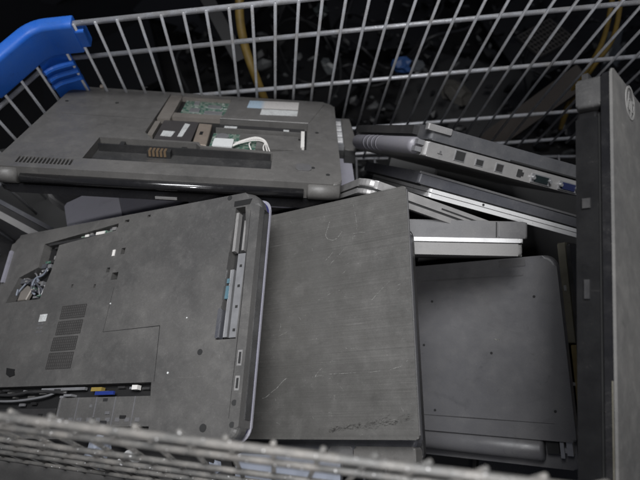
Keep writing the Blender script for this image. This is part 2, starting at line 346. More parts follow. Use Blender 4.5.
for (x, y) in ((-.3, -.02), (-.3, .36), (.6, -.02), (.6, .36)):
    bm = bmesh.new(); add_tube(bm, [(x, y - .014, .062), (x, y - .008, .062), (x, y + .008, .062), (x, y + .014, .062)], [.05, .06, .06, .05], 24)
    w_ = fin('caster_wheel', bm, M['rubber'], cart, True)
    bm = boxes([(x - .012, y - .02, .06, x + .012, y - .016, .16), (x - .012, y + .016, .06, x + .012, y + .02, .16), (x - .014, y - .02, .14, x + .014, y + .02, .16)])
    fin('caster_fork', bm, M['metal'], w_)
# blue guard: a moulded channel that wraps the rim round the corner
def sweep(path, prof, closed_prof=True):
    bm = bmesh.new(); rings = []
    for i, p in enumerate(path):
        d = (path[min(i + 1, len(path) - 1)] - path[max(i - 1, 0)]).normalized(); up_ = Vector((0, 0, 1)); side = d.cross(up_).normalized()
        rings.append([bm.verts.new(p + side * a + up_ * b_) for a, b_ in prof])
    n = len(prof)
    for a, b_ in zip(rings, rings[1:]):
        for k in range(n): bm.faces.new((a[k], a[(k + 1) % n], b_[(k + 1) % n], b_[k]))
    bm.faces.new(rings[0][::-1]); bm.faces.new(rings[-1]); return bm
prof = outline(-.010, -.049, .010, .008, .006, 4)
path = [Cn + H * .056, Cn + H * .035, Cn + H * .021]
for i in range(1, 8):
    a = i / 8; path.append((Cn + H * .021) * (1 - a) ** 2 + Cn * 2 * a * (1 - a) + (Cn + Ld * .021) * a * a)
path += [Cn + Ld * .021, Cn + Ld * .058, Cn + Ld * .096]
g = fin('corner_guard', sweep(path, prof), M['guard'], cart, True)
md = g.modifiers.new('b', 'BEVEL'); md.width = .0015; md.segments = 2; md.limit_method = 'ANGLE'
fin('locking_tab', sweep([Cn + H * .054, Cn + H * .068], outline(-.0075, -.040, .0075, -.007, .003, 3)), M['guard'], g)
bm = bmesh.new()      # corner brace under the guard
e1 = Cn + H * .030 + Vd * .058; e2 = Cn + Ld * .021 + Vd * .058
inn = Vector((.45, -.9, 0)).normalized() * .004
for (a, b_) in ((e1, Cn + Vd * .058), (Cn + Vd * .058, e2)):
    q = [a + inn, b_ + inn, b_ + inn + Vd * .135, a + inn + Vd * .118]
    v1 = [bm.verts.new(p) for p in q]; v2 = [bm.verts.new(p - inn * 2.5) for p in q]
    bm.faces.new(v1); bm.faces.new(v2[::-1])
    for i in range(4): bm.faces.new((v1[i], v2[i], v2[(i + 1) % 4], v1[(i + 1) % 4]))
for h in (.067, .084, .101):
    add_tube(bm, smoothpath([e2 + Vd * (h - .058) + inn * 2, Cn + Ld * .004 + inn * 3 + Vd * h, e1 + Vd * (h - .058) + inn * 2], 4), .0042, 8)
fin('corner_brace', bm, M['guard'], cart)

# ================================================================== laptop A: bottom up at the far left
A = thing('laptop', 'large laptop lying upside down at the far left, battery and memory covers missing', 'laptop', mat4(POSE['A']), 'scrapped laptops in the cart')
w, l, h = .412, .275, .034
case = fin('bottom_case', slab(0, 0, w, l, .013, h, [.018, .022, .012, .012], .004, 3), M['caseA'], A)
fa = FT['A']
vent = []
for i in range(15):
    x = .0245 + i * .0044
    vent.append(([(x, .0105), (x + .0026, .0105), (x + .0014, .0265), (x - .0012, .0265)], h - .004, h + .01))
cut(case, [([(0.0959, 0.030), (0.3245, 0.030), (0.3245, .0745), (0.2292, 0.081), (0.2223, 0.0908), (0.0969, 0.0929)][::1], h - .012, h + .01),
           (ccw([(0.1524, 0.268), (0.2487, 0.2690), (0.2475, 0.2008), (0.2415, .1795), (0.3701, 0.1808), (0.3685, 0.0911), (0.3232, 0.0804), (0.2292, 0.0855), (0.2255, 0.0957), (0.1637, 0.0965), (0.1494, 0.1173)]), h - .0105, h + .01)] + vent)
fin('screen_lid', slab(.002, -.002, w - .002, l - .004, 0, .0115, .016, .003, 3), M['gloss'], A)
fin('hatch_shade_plate', prism(ccw([(.153, .267), (.248, .268), (.2465, .2), (.2425, .178), (.369, .179), (.3675, .092), (.323, .0815), (.2297, .0865), (.226, .097), (.1645, .0975), (.151, .1175)]), h - .0118, h - .0103), M['dark'], A)  # plate over the hatch floor, the recess shade put into its colour
fin('hinge_bar', tube([(.034, -.0022, .0205), (.366, -.0022, .0205)], .0058, 14), M['gloss'], A, True)
for x0, x1 in ((.002, .03), (.370, .409)):
    fin('hinge_cap', tube([(x0, .002, .0222), (x0 + .002, .002, .0222), (x1, .002, .0222)], [.008, .0103, .0103], 18), M['caseA'], A, True)
fin('latch', boxes([(.188, -.0034, .002, .214, -.0018, .005)]), M['silver'], A)
fin('bay_floor', prism(ccw([(.0965, .0305), (.324, .0305), (.324, .074), (.229, .0805), (.222, .0902), (.0975, .0922)]), h - .0122, h - .0112), M['jcov'], A)
fin('bay_wall', boxes([(.1, .0745, h - .012, .322, .0765, h - .001), (.125, .076, h - .012, .131, .09, h - .003), (.205, .076, h - .012, .212, .084, h - .003)]), M['blackp'], A)
cn = fin('battery_connector', boxes([(.164, .064, h - .012, .194, .0743, h - .002)]), M['rubber'], A)
fin('contact', boxes([(.1665 + i * .0048, .0633, h - .009, .1695 + i * .0048, .0645, h - .0012) for i in range(5)] + [(.1665 + i * .0048, .064, h - .0019, .1695 + i * .0048, .073, h - .0012) for i in range(5)]), M['contact'], cn)
bd = fin('circuit_board', slab(.178, .203, .248, .267, h - .0095, h - .0075, .001, 0), M['pcb'], A)
fin('chip', boxes([(.19, .215, h - .0075, .205, .23, h - .006), (.215, .235, h - .0075, .235, .245, h - .0055), (.213, .21, h - .0075, .24, .222, h - .006), (.192, .245, h - .0075, .2, .26, h - .0062)]), M['metal'], bd)
fin('metal_frame', boxes([(.1525, .172, h - .010, .171, .267, h - .002), (.171, .185, h - .010, .2415, .201, h - .0035), (.171, .262, h - .0095, .247, .267, h - .003), (.151, .118, h - .010, .1585, .168, h - .0045)]), M['beige'], A)
md_ = fin('drive_module', slab(.163, .100, .2125, .1715, h - .010, h - .004, .002, .0005), M['module'], A)
fin('label', prism(ccw(fa['st1']), h - .004, h - .0036), M['label'], md_)
fin('label', prism(ccw(fa['st2']), h - .004, h - .0036), M['label'], md_)
fin('heat_plate', prism(ccw(fa['copper']), h - .0098, h - .0035, .0008), M['copper'], A)
fin('heat_plate_slot', boxes([(.220, .127, h - .0036, .2245, .138, h - .0033)]), M['dark'], A)
fin('circuit_board', boxes([(.237, .093, h - .0104, .300, .148, h - .0092)]), M['pcb'], A)
fin('inner_tray', boxes([(.240, .1485, h - .0104, .366, .1525, h - .002), (.275, .130, h - .0104, .357, .146, h - .006), (.300, .095, h - .0104, .362, .128, h - .0035)]), M['caseA'], A)
fin('slot_connector', boxes([(.2425, .155, h - .0104, .3655, .172, h - .0055)]), M['blackp'], A)
for q_ in ((.250, .159, h - .0055, .268, .167, h - .0052), (.335, .159, h - .0055, .343, .166, h - .0052)): fin('label', boxes([q_]), M['label'], A)
fin('clip', boxes([(.3605, .104, h - .010, .3655, .156, h - .0015)]), M['wirew'], A)
fin('plug', slab(.243, .090, .2695, .1145, h - .0092, h - .001, .0015, .0006), M['white'], A)
fin('round_part', tube([(.252, .127, h - .0095), (.252, .127, h - .003)], .009, 16), M['metal'], A)
for k, (dz, off_) in enumerate(((0, 0), (.0012, .003), (-.0012, -.004))):
    pts = [(.269, .099 + off_ * .4, h - .004), (.278, .110 + off_, h - .003), (.2975, .1195 + off_ * .6, h - .001 + dz), (.311, .113 + off_, h - .001), (.3145 + off_, .096, h - .003), (.318 + off_, .086, h - .008)]
    fin('wire', tube(smoothpath(pts, 7), .0009, 8), M['wirew'], A, True)
pts = [(.292, .118, h - .006), (.291, .104, h - .003), (.295, .092, h - .006)]
fin('wire', tube(smoothpath(pts, 7), .001, 8), M['wirew'], A, True)
cov = fin('access_cover', prism(ccw([(.2495, .267), (.2475, .2), (.2415, .179), (.371, .181), (.396, .262), (.38, .2685)]), h - .001, h + .0012, .0007), M['caseA'], A)
fin('label', prism(ccw(fa['sticker1']), h + .0012, h + .0016), M['bluelabel'], cov)
fin('label', prism(ccw(fa['sticker2']), h + .0012, h + .0016), M['label'], cov)
for p in fa['screws'][:3] + fa['screws'][3:]: screw(p, A, h, .0026)
fin('rubber_foot', slab(.355, .03, .375, .048, h, h + .0012, .006, .0004), M['greyside'], A)
bm = bmesh.new(); ribbon(bm, [(.02, .164), (.08, .1635), (.145, .1625)], .0011, h - .0002, h + .0003); fin('panel_seam', bm, M['caseB'], A)
# a grain of debris on the far edge
bm = bmesh.new(); bmesh.ops.create_icosphere(bm, subdivisions=2, radius=.004)
for v in bm.verts: v.co *= random.uniform(.7, 1.2)
o = fin('crumb', bm, M['copper']); o.matrix_world = mat4(POSE['A']) @ Matrix.Translation((.045, .272, h + .003)); tag(o, 'tiny tan crumb on the far edge of the large upside down laptop', 'crumb')

# laptop P under A, its silver corner showing on the right
P_ = thing('laptop', 'lilac silver laptop poking out from under the large upside down laptop', 'laptop', mat4(POSE['P']), 'scrapped laptops in the cart')
w, l, h = .338, .255, .03
fin('bottom_case', slab(.19, 0, w, l, .010, h, .012, .003, 3), M['lilac'], P_)
fin('screen_lid', slab(.19, 0, w, l, 0, .0092, .012, .002), M['blackp'], P_)
pb = fin('port_bracket', boxes([(w - .030, .135, h, w - .011, .245, h + .012)]), M['metal'], P_)
fin('port', boxes([(w - .0225, .15 + i * .022, h + .0121, w - .0125, .163 + i * .022, h + .0135) for i in range(4)]), M['bright'], pb)
fin('bracket_foot', boxes([(w - .028, .118, h, w - .004, .134, h + .006), (w - .012, .104, h, w + .004, .122, h + .012)]), M['rubber'], pb)
fin('side_cover', prism(ccw([(w - .0105, .13), (w + .003, .118), (w + .010, .15), (w + .004, .25), (w - .0105, .25)]), h, h + .011, .001), M['caseA'], P_)

# ================================================================== laptop B: bottom up at the near left
B = thing('laptop', 'wide dark laptop upside down at the near left, drive and battery bays open', 'laptop', mat4(POSE['B']), 'scrapped laptops in the cart')
w, l, h = .385, .258, .03; fb = FT['B']
case = fin('bottom_case', slab(0, 0, w, l, .010, h, [.020, .012, .012, .013], .0065, 4), M['caseB'], B)
holes = []
for (x, y), rx, ry in zip(fb['holes'][:7], (.0035, .0022, .003, .0025, .0048, .0015, .0016), (.0016, .0016, .004, .003, .0045, .0022, .002)):
    holes.append(([(x - rx, y - ry), (x + rx, y - ry), (x + rx, y + ry), (x - rx, y + ry)], h - .017, h + .01))
for x, y in fb['ports'][:0]: pass
chan = ccw([(.186, .2485), (.186, .2395), (.0915, .2325), (.0895, .1985), (.0815, .1615), (.021, .1615), (.033, .1945), (.064, .205), (.064, .2375)])
slot = ccw([(.3545, .2405), (.3665, .2405), (.3735, .187), (.372, .0945), (.3485, .0945), (.350, .124), (.3525, .19)])
bay = ccw([(.016, .0560), (.277, .0555), (.2835, .0100), (.016, .0100)])
cut(case, [(chan, h - .014, h + .01), (slot, h - .014, h + .01), (bay, h - .012, h + .01)] + holes)
fin('screen_lid', slab(-.001, 0, w + .0008, l , .0062, .0088, .014, .0012, 3), M['lilac'], B)
fin('lid_seam', slab(.001, .001, w - .0005, l - .001, .0086, .0102, .018, 0), M['navy'], B)
sl = fin('drive_bracket', boxes([(.3625, .0965, h - .0085, .3715, .186, h - .0025), (.3535, .098, h - .010, .358, .17, h - .005)]), M['metal'], B)
fin('bracket_hole', boxes([(.3660, y - .0014, h - .0024, .3688, y + .0014, h - .0021) for y in (.104, .128, .150, .172)]), M['rubber'], sl)
fin('slot_rail', boxes([(.3540, .19, h - .010, .3575, .236, h - .003), (.3655, .19, h - .010, .3680, .225, h - .003)]), M['silver'], B)
fin('socket', boxes([(.3495, .138, h - .010, .3545, .152, h - .004), (.3492, .155, h - .010, .3542, .160, h - .004)]), simple('teal_blue_tape', (.06, .12, .15), .5), B)
fin('latch', slab(.3475, .096, .3512, .127, h - .009, h + .0004, .0015, .0004), M['blueblack'], B)
fin('bay_floor', boxes([(.0165, .0105, h - .0118, .2765, .0555, h - .0100)]), M['dark'], B)  # near-black plate paints the shade inside the bay
fin('slot_shade_plate', prism(ccw([(.355, .240), (.366, .240), (.373, .187), (.3715, .095), (.349, .095), (.3505, .124), (.353, .19)]), h - .0138, h - .0120), M['dark'], B)  # slot shade painted as a near-black plate
fin('channel_shade_plate', prism(ccw([(.1855, .248), (.1855, .240), (.091, .233), (.089, .199), (.081, .162), (.0215, .162), (.0335, .194), (.0645, .2045), (.0645, .237)]), h - .0138, h - .0115), M['dark'], B)  # plate coloured near-black to deepen the channel's shade
# guts of the side channel: dark rails, blue and pale wiring
fin('tray_rail', boxes([(.07, .235, h - .009, .18, .2385, h - .002), (.085, .24, h - .009, .176, .2465, h - .0065)]), M['blackp'], B)
fin('clip', boxes([(.148, .2395, h - .0065, .162, .2435, h - .003), (.130, .2385, h - .0065, .136, .2425, h - .003)]), M['wirew'], B)
rnd = random.Random(3)
for i in range(9):
    a = Vector((rnd.uniform(.036, .078), rnd.uniform(.165, .205), h - .007)); pts = [a]
    for j in range(4): a = a + Vector((rnd.uniform(-.012, .012), rnd.uniform(-.012, .012), rnd.uniform(-.001, .002))); a.x = min(max(a.x, .034), .078); a.y = min(max(a.y, .164), .203); a.z = min(max(a.z, h - .008), h - .002); pts.append(a.copy())
    fin('wire', tube(smoothpath(pts, 5), rnd.uniform(.0007, .0016), 6), (M['bagblue'], M['blueblack'], M['metal'])[i % 3], B, True)
rq = random.Random(12)
for i, (x0, y0, x1, y1) in enumerate([(.036, .166, .078, .2)] * 16 + [(.070, .206, .088, .236)] * 6 + [(.09, .2385, .18, .246)] * 12):
    x = rq.uniform(x0, x1); y = rq.uniform(y0, y1); a_ = rq.uniform(.0015, .0055); b_ = rq.uniform(.0008, .003); zz = h - .0115
    fin(('bracket', 'chip', 'clip')[i % 3], boxes([(x - a_, y - b_, zz, min(x + a_, x1 + .001), min(y + b_, y1 + .0015), zz + rq.uniform(.003, .009))]), M[('metal', 'blackp', 'silver', 'pcb', 'blueblack')[i % 5]], B)
fin('foil', prism([(.036, .164), (.052, .164), (.058, .178), (.047, .184), (.038, .176)], h - .009, h - .0035, .001), M['beige'], B)
# bottom bay
rq2 = random.Random(77)
fin('bay_ledge', slab(.148, .0135, .2795, .043, h - .0105, h - .006, .001, .0006), M['caseB'], B)
fin('bay_ledge', slab(.03, .0135, .146, .032, h - .0105, h - .0065, .001, .0006), M['blackp'], B)
fin('bay_rib', boxes([(.150 + i * .026, .0135, h - .006, .1515 + i * .026, .043, h - .0054) for i in range(6)] + [(.155 + i * .013, .018, h - .006, .161 + i * .013, .022, h - .0055) for i in range(9)]), M['caseD'], B)
fin('wire', tube(smoothpath([(.02, .05, h - .004), (.07, .047, h - .003), (.11, .05, h - .002), (.16, .048, h - .003)], 6), .0018, 8), M['blackp'], B, True)
fin('wire', tube(smoothpath([(.02, .042, h - .004), (.08, .040, h - .002), (.13, .045, h - .003), (.15, .053, h - .005)], 6), .0014, 8), M['metal'], B, True)
for i in range(26):
    x = rq2.uniform(.03, .27); y = rq2.uniform(.044, .053); a_ = rq2.uniform(.001, .006)
    fin(('chip', 'clip', 'bracket')[i % 3], boxes([(x - a_, y - .0012, h - .0102, x + a_, y + .0012, h - rq2.uniform(.002, .007))]), M[('blackp', 'dark', 'caseB', 'metal')[i % 4]], B)
for i in range(14):
    x = rq2.uniform(.03, .275); y = rq2.uniform(.012, .04); a_ = rq2.uniform(.001, .005)
    fin('chip', boxes([(x - a_, y - .0015, h - .0070, x + a_, y + .0015, h - rq2.uniform(.0045, .0055))]), M[('blackp', 'caseD', 'dark')[i % 3]], B)
fin('connector', boxes([(.196, .0485, h - .007, .2105, .0525, h - .0015)]), M['yellow'], B)
fin('connector', boxes([(.2025, .0445, h - .004, .228, .0482, h - .0015)]), M['blue'], B)
fin('connector', boxes([(.252, .049, h - .007, .259, .0535, h - .001)]), M['wirew'], B)
fin('contact_strip', boxes([(.12, .0505, h - .007, .185, .0535, h - .003)]), M['metal'], B)
for k in ('v0', 'v1', 'v2', 'v3'):
    q = fb[k]; x0 = min(p[0] for p in q); x1 = max(p[0] for p in q); y0 = min(p[1] for p in q); y1 = max(p[1] for p in q)
    g_ = fin('vent_grille', boxes([(x0, y0, h, x1, y1, h + .0003)]), M['dark'] if 0 else M['vg'], B)
    bm = bmesh.new(); n_ = 12
    for i in range(n_ + 1):
        xx = x0 + (x1 - x0) * i / n_; box(bm, xx - .0003, y0, h + .0003, xx + .0003, y1, h + .0008)
    for i in range(6):
        yy = y0 + (y1 - y0) * i / 5; box(bm, x0, yy - .0003, h + .0004, x1, yy + .0003, h + .0007)
    fin('grille_bars', bm, M['caseD'] if 0 else M['grbar'], g_)
mk = fb['marks']
fin('label', boxes([(mk[3][0] - .006, mk[3][1] - .0045, h, mk[3][0] + .006, mk[3][1] + .0045, h + .0004)]), M['label'], B)
fin('label', boxes([(mk[3][0] - .006 + i * .0055, mk[3][1] - .0085 - j * .005, h, mk[3][0] - .002 + i * .0055, mk[3][1] - .0055 - j * .005, h + .0003) for i in range(2) for j in range(3)]), M['greyside'], B)
fin('clip', boxes([(mk[0][0] - .002, mk[0][1] - .004, h - .002, mk[0][0] + .0018, mk[0][1] + .004, h + .0008)]), M['wirew'], B)
bm = bmesh.new(); ribbon(bm, [(.1975, .1124), (.2761, .1140), (.2805, .0560)], .0009, h - .0001, h + .00025); ribbon(bm, [(.1975, .1124), (.200, .165)], .0006, h - .0001, h + .0002); fin('cover_seam', bm, M['dark'], B)
for i in (7, 8, 9): screw(fb['holes'][i], B, h, .0038 if i == 8 else .003)
bm = bmesh.new()
for (x, y, r_) in ((fb['marks'][2][0], fb['marks'][2][1], .0012), (.31, .12, .0008), (.2, .145, .0009)): add_prism(bm, [(x + r_ * cos(a), y + r_ * sin(a)) for a in (0, 1.2, 2.3, 3.5, 4.9)], h, h + .0006)
fin('paint_fleck', bm, M['white'], B)
for (y0, y1) in ((.068, .083), (.045, .0585)):
    q = fin('port', boxes([(w - .0085, y0, h - .0035, w - .0035, y1, h + .0003)]), M['silver'], B)
    fin('port_opening', boxes([(w - .0070, y0 + .002, h + .0002, w - .0045, y1 - .002, h + .0006)]), M['rubber'], q)
for y in (.034, .0145): fin('audio_socket', tube([(w - .0075, y, h - .004), (w - .0068, y, h + .0003)], .0028, 12), M['rubber'], B)
fin('pull_notch', prism([(.352, .2425), (.372, .2425), (.3745, .249), (.352, .249)], h, h + .0005), M['dark'], B)
fin('end_tab', slab(.003, .19, .008, .235, h - .004, h + .003, .001, .0005), M['lilac'], B)
fin('side_band', boxes([(w - .0015, .020, .0115, w + .0007, .238, .0205)]), M['gloss'], B)
bm = bmesh.new(); ribbon(bm, [(w - .0112, .02), (w - .0105, .13), (w - .0112, .235)], .0008, h - .0005, h + .0002); fin('edge_seam', bm, M['dark'], B)
fin('corner_latch', prism([(.058, .078), (.072, .076), (.072, .0735), (.0745, .069), (.067, .067), (.060, .0705)], h - .001, h + .0012), M['dark'], B)

# ================================================================== laptop C: scratched lid up
C_ = thing('laptop', 'laptop in the middle with its scratched brushed dark lid facing up', 'laptop', mat4(POSE['C']), 'scrapped laptops in the cart')
w, l, h = .385, .258, .022; fc = FT['C']
fin('screen_lid', slab(0, 0, w, l, .0165, h, .003, .0012), M['lidC'], C_)
fin('base', slab(.002, .004, w - .016, l - .006, .002, .016, .008, .002), M['blackp'], C_)
fin('lid_edge', boxes([(w - .0012, .004, .0172, w + .0006, l - .004, .0205)]), M['greyside'], C_)
bm = bmesh.new(); rs = random.Random(9)
for k in ('s1', 's2', 's3', 's4', 's5', 's6', 's7', 's8', 's9', 's10', 's11', 's12'):
    q = [tuple(v) for v in [(p.x, p.y) for p in smoothpath([(a, b_, 0) for a, b_ in fc[k]], 5)]]
    q = [(a + rs.uniform(-.0005, .0005), b_ + rs.uniform(-.0005, .0005)) for a, b_ in q]
    big_ = k in ('s1', 's2', 's5')
    for i in range(0, len(q) - 1):
        if rs.random() < (.95 if big_ else .6): ribbon(bm, [q[i], q[i + 1]], rs.uniform(.0008, .0018) * (1.4 if big_ else .8), h, h + .00015)
for i in range(26):
    x = rs.uniform(.225, .38); y = rs.uniform(.01, .25); a = rs.uniform(0, pi); L_ = rs.uniform(.002, .008)
    ribbon(bm, [(x, y), (x + L_ * cos(a) * .5, y + L_ * sin(a) * .5), (x + L_ * cos(a + .2), y + L_ * sin(a + .2))] if x + L_ < .384 else [(x, y), (x - L_, y + .001)], rs.uniform(.0002, .0005), h, h + .00012)
fin('scratches', bm, M['scratch'], C_)
bm = bmesh.new(); sm = fc['smear']
ribbon(bm, [(.285, .008), (.31, .0115), (.336, .014), (.358, .0165), (.367, .0175), (.377, .0180)], .0042, h, h + .0001)
bm.free(); bm = bmesh.new()
for i in range(260):
    u_ = rs.random(); x = .290 + .088 * u_; y = .0085 + .0105 * u_ + rs.gauss(0, .0011 + .0014 * u_); a = rs.uniform(-.3, .5); q_ = rs.uniform(.0006, .0045)
    if y > .003 and x + q_ < .383: ribbon(bm, [(x, y), (x + q_ * cos(a) * .5, y + q_ * sin(a) * .5), (x + q_ * cos(a), y + q_ * sin(a))], rs.uniform(.0004, .0011), h, h + .0001)
fin('smear', bm, M['smear'], C_)
R_ = thing('laptop', 'dark laptop beneath the scratched lid, only its near edge showing', 'laptop', mat4(POSE['R']), 'scrapped laptops in the cart')
w, l, h = .385, .25, .025
fin('bottom_case', slab(0, .012, w, l, .008, h, .01, .003, 3), M['blueblack'], R_)
fin('screen_lid', slab(0, 0, w, l, 0, .0075, .01, .002), M['blackp'], R_)
fin('hinge_cover', slab(.318, .0, .384, .016, .009, h + .002, .003, .002, 3), M['caseA'], R_)
fin('hinge_cap', slab(.288, .0, .3165, .016, .009, h + .001, .003, .002, 3), M['greyside'], R_)

# ================================================================== laptop D
D = thing('laptop', 'slate grey laptop with rounded corners at the near right, hinge barrel towards the rim', 'laptop', mat4(POSE['D']), 'scrapped laptops in the cart')
w, l, h = .34, .24, .03; fd = FT['D']
fin('bottom_case', slab(0, .024, w, l + .010, .010, h, [.016, .016, .004, .004], .004, 3), M['caseD'], D)
fin('screen_lid', slab(.001, -.016, w - .004, l + .009, 0, .0092, [.016, .016, .006, .006], .002), M['caseD'], D)
fin('hinge_barrel', tube([(.10, .0095, .0185), (.102, .0095, .0185), (.297, .0095, .0185), (.300, .0095, .0185)], [.0120, .0145, .0145, .0120], 24), M['caseD'], D, True)
fin('hinge_recess', boxes([(.304, .006, .010, .318, .0235, .022)]), M['rubber'], D)
fin('hinge_bracket', boxes([(.320, .003, .010, .3245, .022, .026), (.327, .006, .012, .334, .0235, .024), (.3245, .008, .012, .327, .014, .021)]), M['metal'], D)
fin('latch', slab(.272, .239, .304, .2475, h - .001, h + .0015, .001, .0005), M['greyside'], D)
bm = bmesh.new(); ribbon(bm, [(.13, .2285), (.22, .228), (.300, .2275)], .0022, h - .0002, h + .0012); fin('ridge', bm, M['greyside'], D)
bm = bmesh.new(); ribbon(bm, [(.12, .045), (.22, .045), (.318, .045)], .001, h - .0002, h + .0003); fin('panel_seam', bm, M['blackp'], D)
for p in ((.158, .1405), (.176, .20), (.31, .20), (.32, .06), (.165, .052), (.25, .13)): screw(p, D, h, .0017)
fin('paint_fleck', prism([(.255, .147), (.262, .146), (.262, .1475), (.256, .1484)], h, h + .0005), M['scratch'], D)

# ================================================================== right pile, edges up
E_ = thing('laptop', 'grey laptop standing on edge at the far right, its row of ports facing up', 'laptop', mat4(POSE['E']), 'scrapped laptops in the cart')
w, l, h = .24, .22, .035
fin('base', slab(0, 0, w, l, 0, .0165, .006, .0015), M['silver'], E_)
fin('screen_lid', slab(.004, .001, w, l, .0185, h, .005, .002), M['elid'], E_)
fin('lid_seam', boxes([(.006, .004, .0165, w - .002, l - .002, .0185)]), M['blackp'], E_)
fin('lid_corner', slab(-.002, -.0016, .030, .006, .0285, h + .0006, .002, .0012), M['silver'], E_)
fin('hinge_barrel', tube([(-.004, .012, .0095), (-.004, .016, .0095), (-.004, .19, .0095), (-.004, .196, .0095)], [.008, .0098, .0098, .007], 20), M['barrel'], E_, True)
for i in range(4): fin('barrel_ring', tube([(-.004, .105 + i * .014, .0095), (-.004, .110 + i * .014, .0095)], .0100, 20), M['barrel'], E_, True)
fin('hinge_screw', boxes([(-.009, .003, .003, -.001, .011, .0085), (-.008, .002, .011, .0, .009, .0165)]), M['metal'], E_)
fin('back_cover', boxes([(-.0035, .03, .023, .004, l - .01, .033)]), M['blackp'], E_)
for x, pw, ph, z0, mm in ((.047, .012, .010, .0045, 'rubber'), (.074, .009, .006, .005, 'rubber'), (.102, .009, .008, .004, 'blackp')):
    q = fin('port', boxes([(x - pw / 2 - .001, -.0008, z0 - .001, x + pw / 2 + .001, .0005, z0 + ph + .001)]), M['metal'], E_)
    fin('port_opening', boxes([(x - pw / 2, -.0012, z0, x + pw / 2, -.0007, z0 + ph)]), M[mm], q)
fin('audio_socket', boxes([(.128, -.0012, .004, .134, .0002, .0125), (.1345, -.0012, .006, .137, .0002, .010)]), M['rubber'], E_)
for x, mm in ((.163, 'teal'), (.205, 'vga')):
    q = fin('video_port', boxes([(x - .014, -.0015, .0015, x + .014, .0005, .0125)]), M['metal'], E_)
    fin('port_opening', boxes([(x - .010, -.0028, .003, x + .010, -.0015, .011)]), M[mm], q)
    for dx in (-.0125, .0125): fin('port_screw', tube([(x + dx, -.005, .007), (x + dx, -.001, .007)], .0022, 6), M['metal'], q)
fin('icon', boxes([(.018, -.0008, .006, .024, .0002, .0068), (.0205, -.0008, .0068, .0225, .0002, .0095)]), M['greyside'], E_)
fin('vent_slots', boxes([(.115 + i * .0, -.0005, .0187, .236, .001, .0205) for i in range(1)]), M['rubber'], E_)

F_ = thing('laptop', 'black lidded laptop with a bright silver edge, wedged under the laptop with ports', 'laptop', mat4(POSE['F']), 'scrapped laptops in the cart')
w, l = .24, .24
fin('base', slab(0, 0, w, l, 0, .0052, .003, .001), M['bright'], F_)
fin('base', slab(0, .0006, w, l, .006, .0105, .003, .001), M['bright'], F_)
fin('groove', boxes([(.002, .0015, .005, w, l - .002, .0065)]), M['rubber'], F_)
fin('screen_lid', slab(-.018, .001, w, l, .0125, .0265, .004, .002), M['blueblack'], F_)
fin('lid_trim', slab(-.0185, -.0003, w, .004, .0248, .0272, .001, .0005), M['greyside'], F_)
fin('dark_seam_gap', boxes([(-.012, .003, .0102, w, l - .003, .0127)]), M['rubber'], F_)  # dark strip between base and lid
fin('latch_hole', tube([(.072, -.0004, .0085), (.072, .001, .0085)], .0014, 12), M['rubber'], F_)

G_ = thing('laptop', 'thin silver laptop with a rounded corner, half hidden behind the scratched lid', 'laptop', mat4(POSE['G']), 'scrapped laptops in the cart')
w, l = .20, .22
fin('base', slab(0, 0, w, l, .0005, .0068, .016, .0018, 3), M['silver'], G_)
fin('screen_lid', slab(0, 0, w, l, .0095, .019, .018, .0025, 3), M['silver'], G_)
fin('lid_seam', slab(.0012, .0012, w - .001, l - .001, .0065, .0098, .015, 0), M['rubber'], G_)
fin('screen_panel', slab(.006, .006, w - .006, l - .006, -.0006, .0007, .012, 0), M['gloss'], G_)
fin('grip_slot', boxes([(.10, -.0006, .0125, .165, .0006, .0142)]), M['rubber'], G_)

SH = Matrix.Translation((.0, .008, 0))
H_ = thing('laptop', 'plain dark grey laptop standing on edge above the slate laptop', 'laptop', SH @ mat4(POSE['H']), 'scrapped laptops in the cart')
w, l = .262, .21
fin('base', slab(.09, 0, w, l, 0, .0200, .004, .0022, 3), M['greyside'], H_)
fin('end_cap', slab(.228, -.0008, w + .0012, .02, .0006, .0192, .003, .002, 3), M['greyside'], H_)
fin('dark_seam_gap', boxes([(.2268, -.0002, .001, .2282, .002, .019)]), M['rubber'], H_)  # dark seam line before the end cap
I_ = thing('laptop', 'slim laptop edge with a white line, between the plain grey laptop and the slate laptop', 'laptop', SH @ mat4(POSE['I']), 'scrapped laptops in the cart')
w, l = .268, .20
fin('screen_lid', slab(.095, 0, w, l, .0152, .0200, .004, .0012, 2), M['bright'], I_)
fin('base', slab(.096, .001, w, l, 0, .0140, .006, .004, 3), M['midgrey'], I_)
fin('lid_seam', slab(.098, .002, w - .002, l - .001, .0138, .0154, .004, 0), M['blackp'], I_)

K_ = thing('laptop', 'narrow olive grey laptop on its side between the slate laptop and the upright one', 'laptop', mat4(POSE['K']), 'scrapped laptops in the cart')
w, l, h = .27, .2, .015
fin('base', slab(0, 0, .128, l, .0, .0095, .002, .001), M['olive'], K_)
fin('screen_lid', slab(0.002, .002, w, l, .0102, h, .003, .001), M['blackp'], K_)
fin('edge_trim', slab(.130, .002, w, l, .003, .0095, .001, .0008), M['gold'], K_)
for q_ in ((.055, -.001, .003, .062, .001, .006), (.176, .0005, .001, .180, .003, .004)): fin('latch', boxes([q_]), M['metal'], K_)

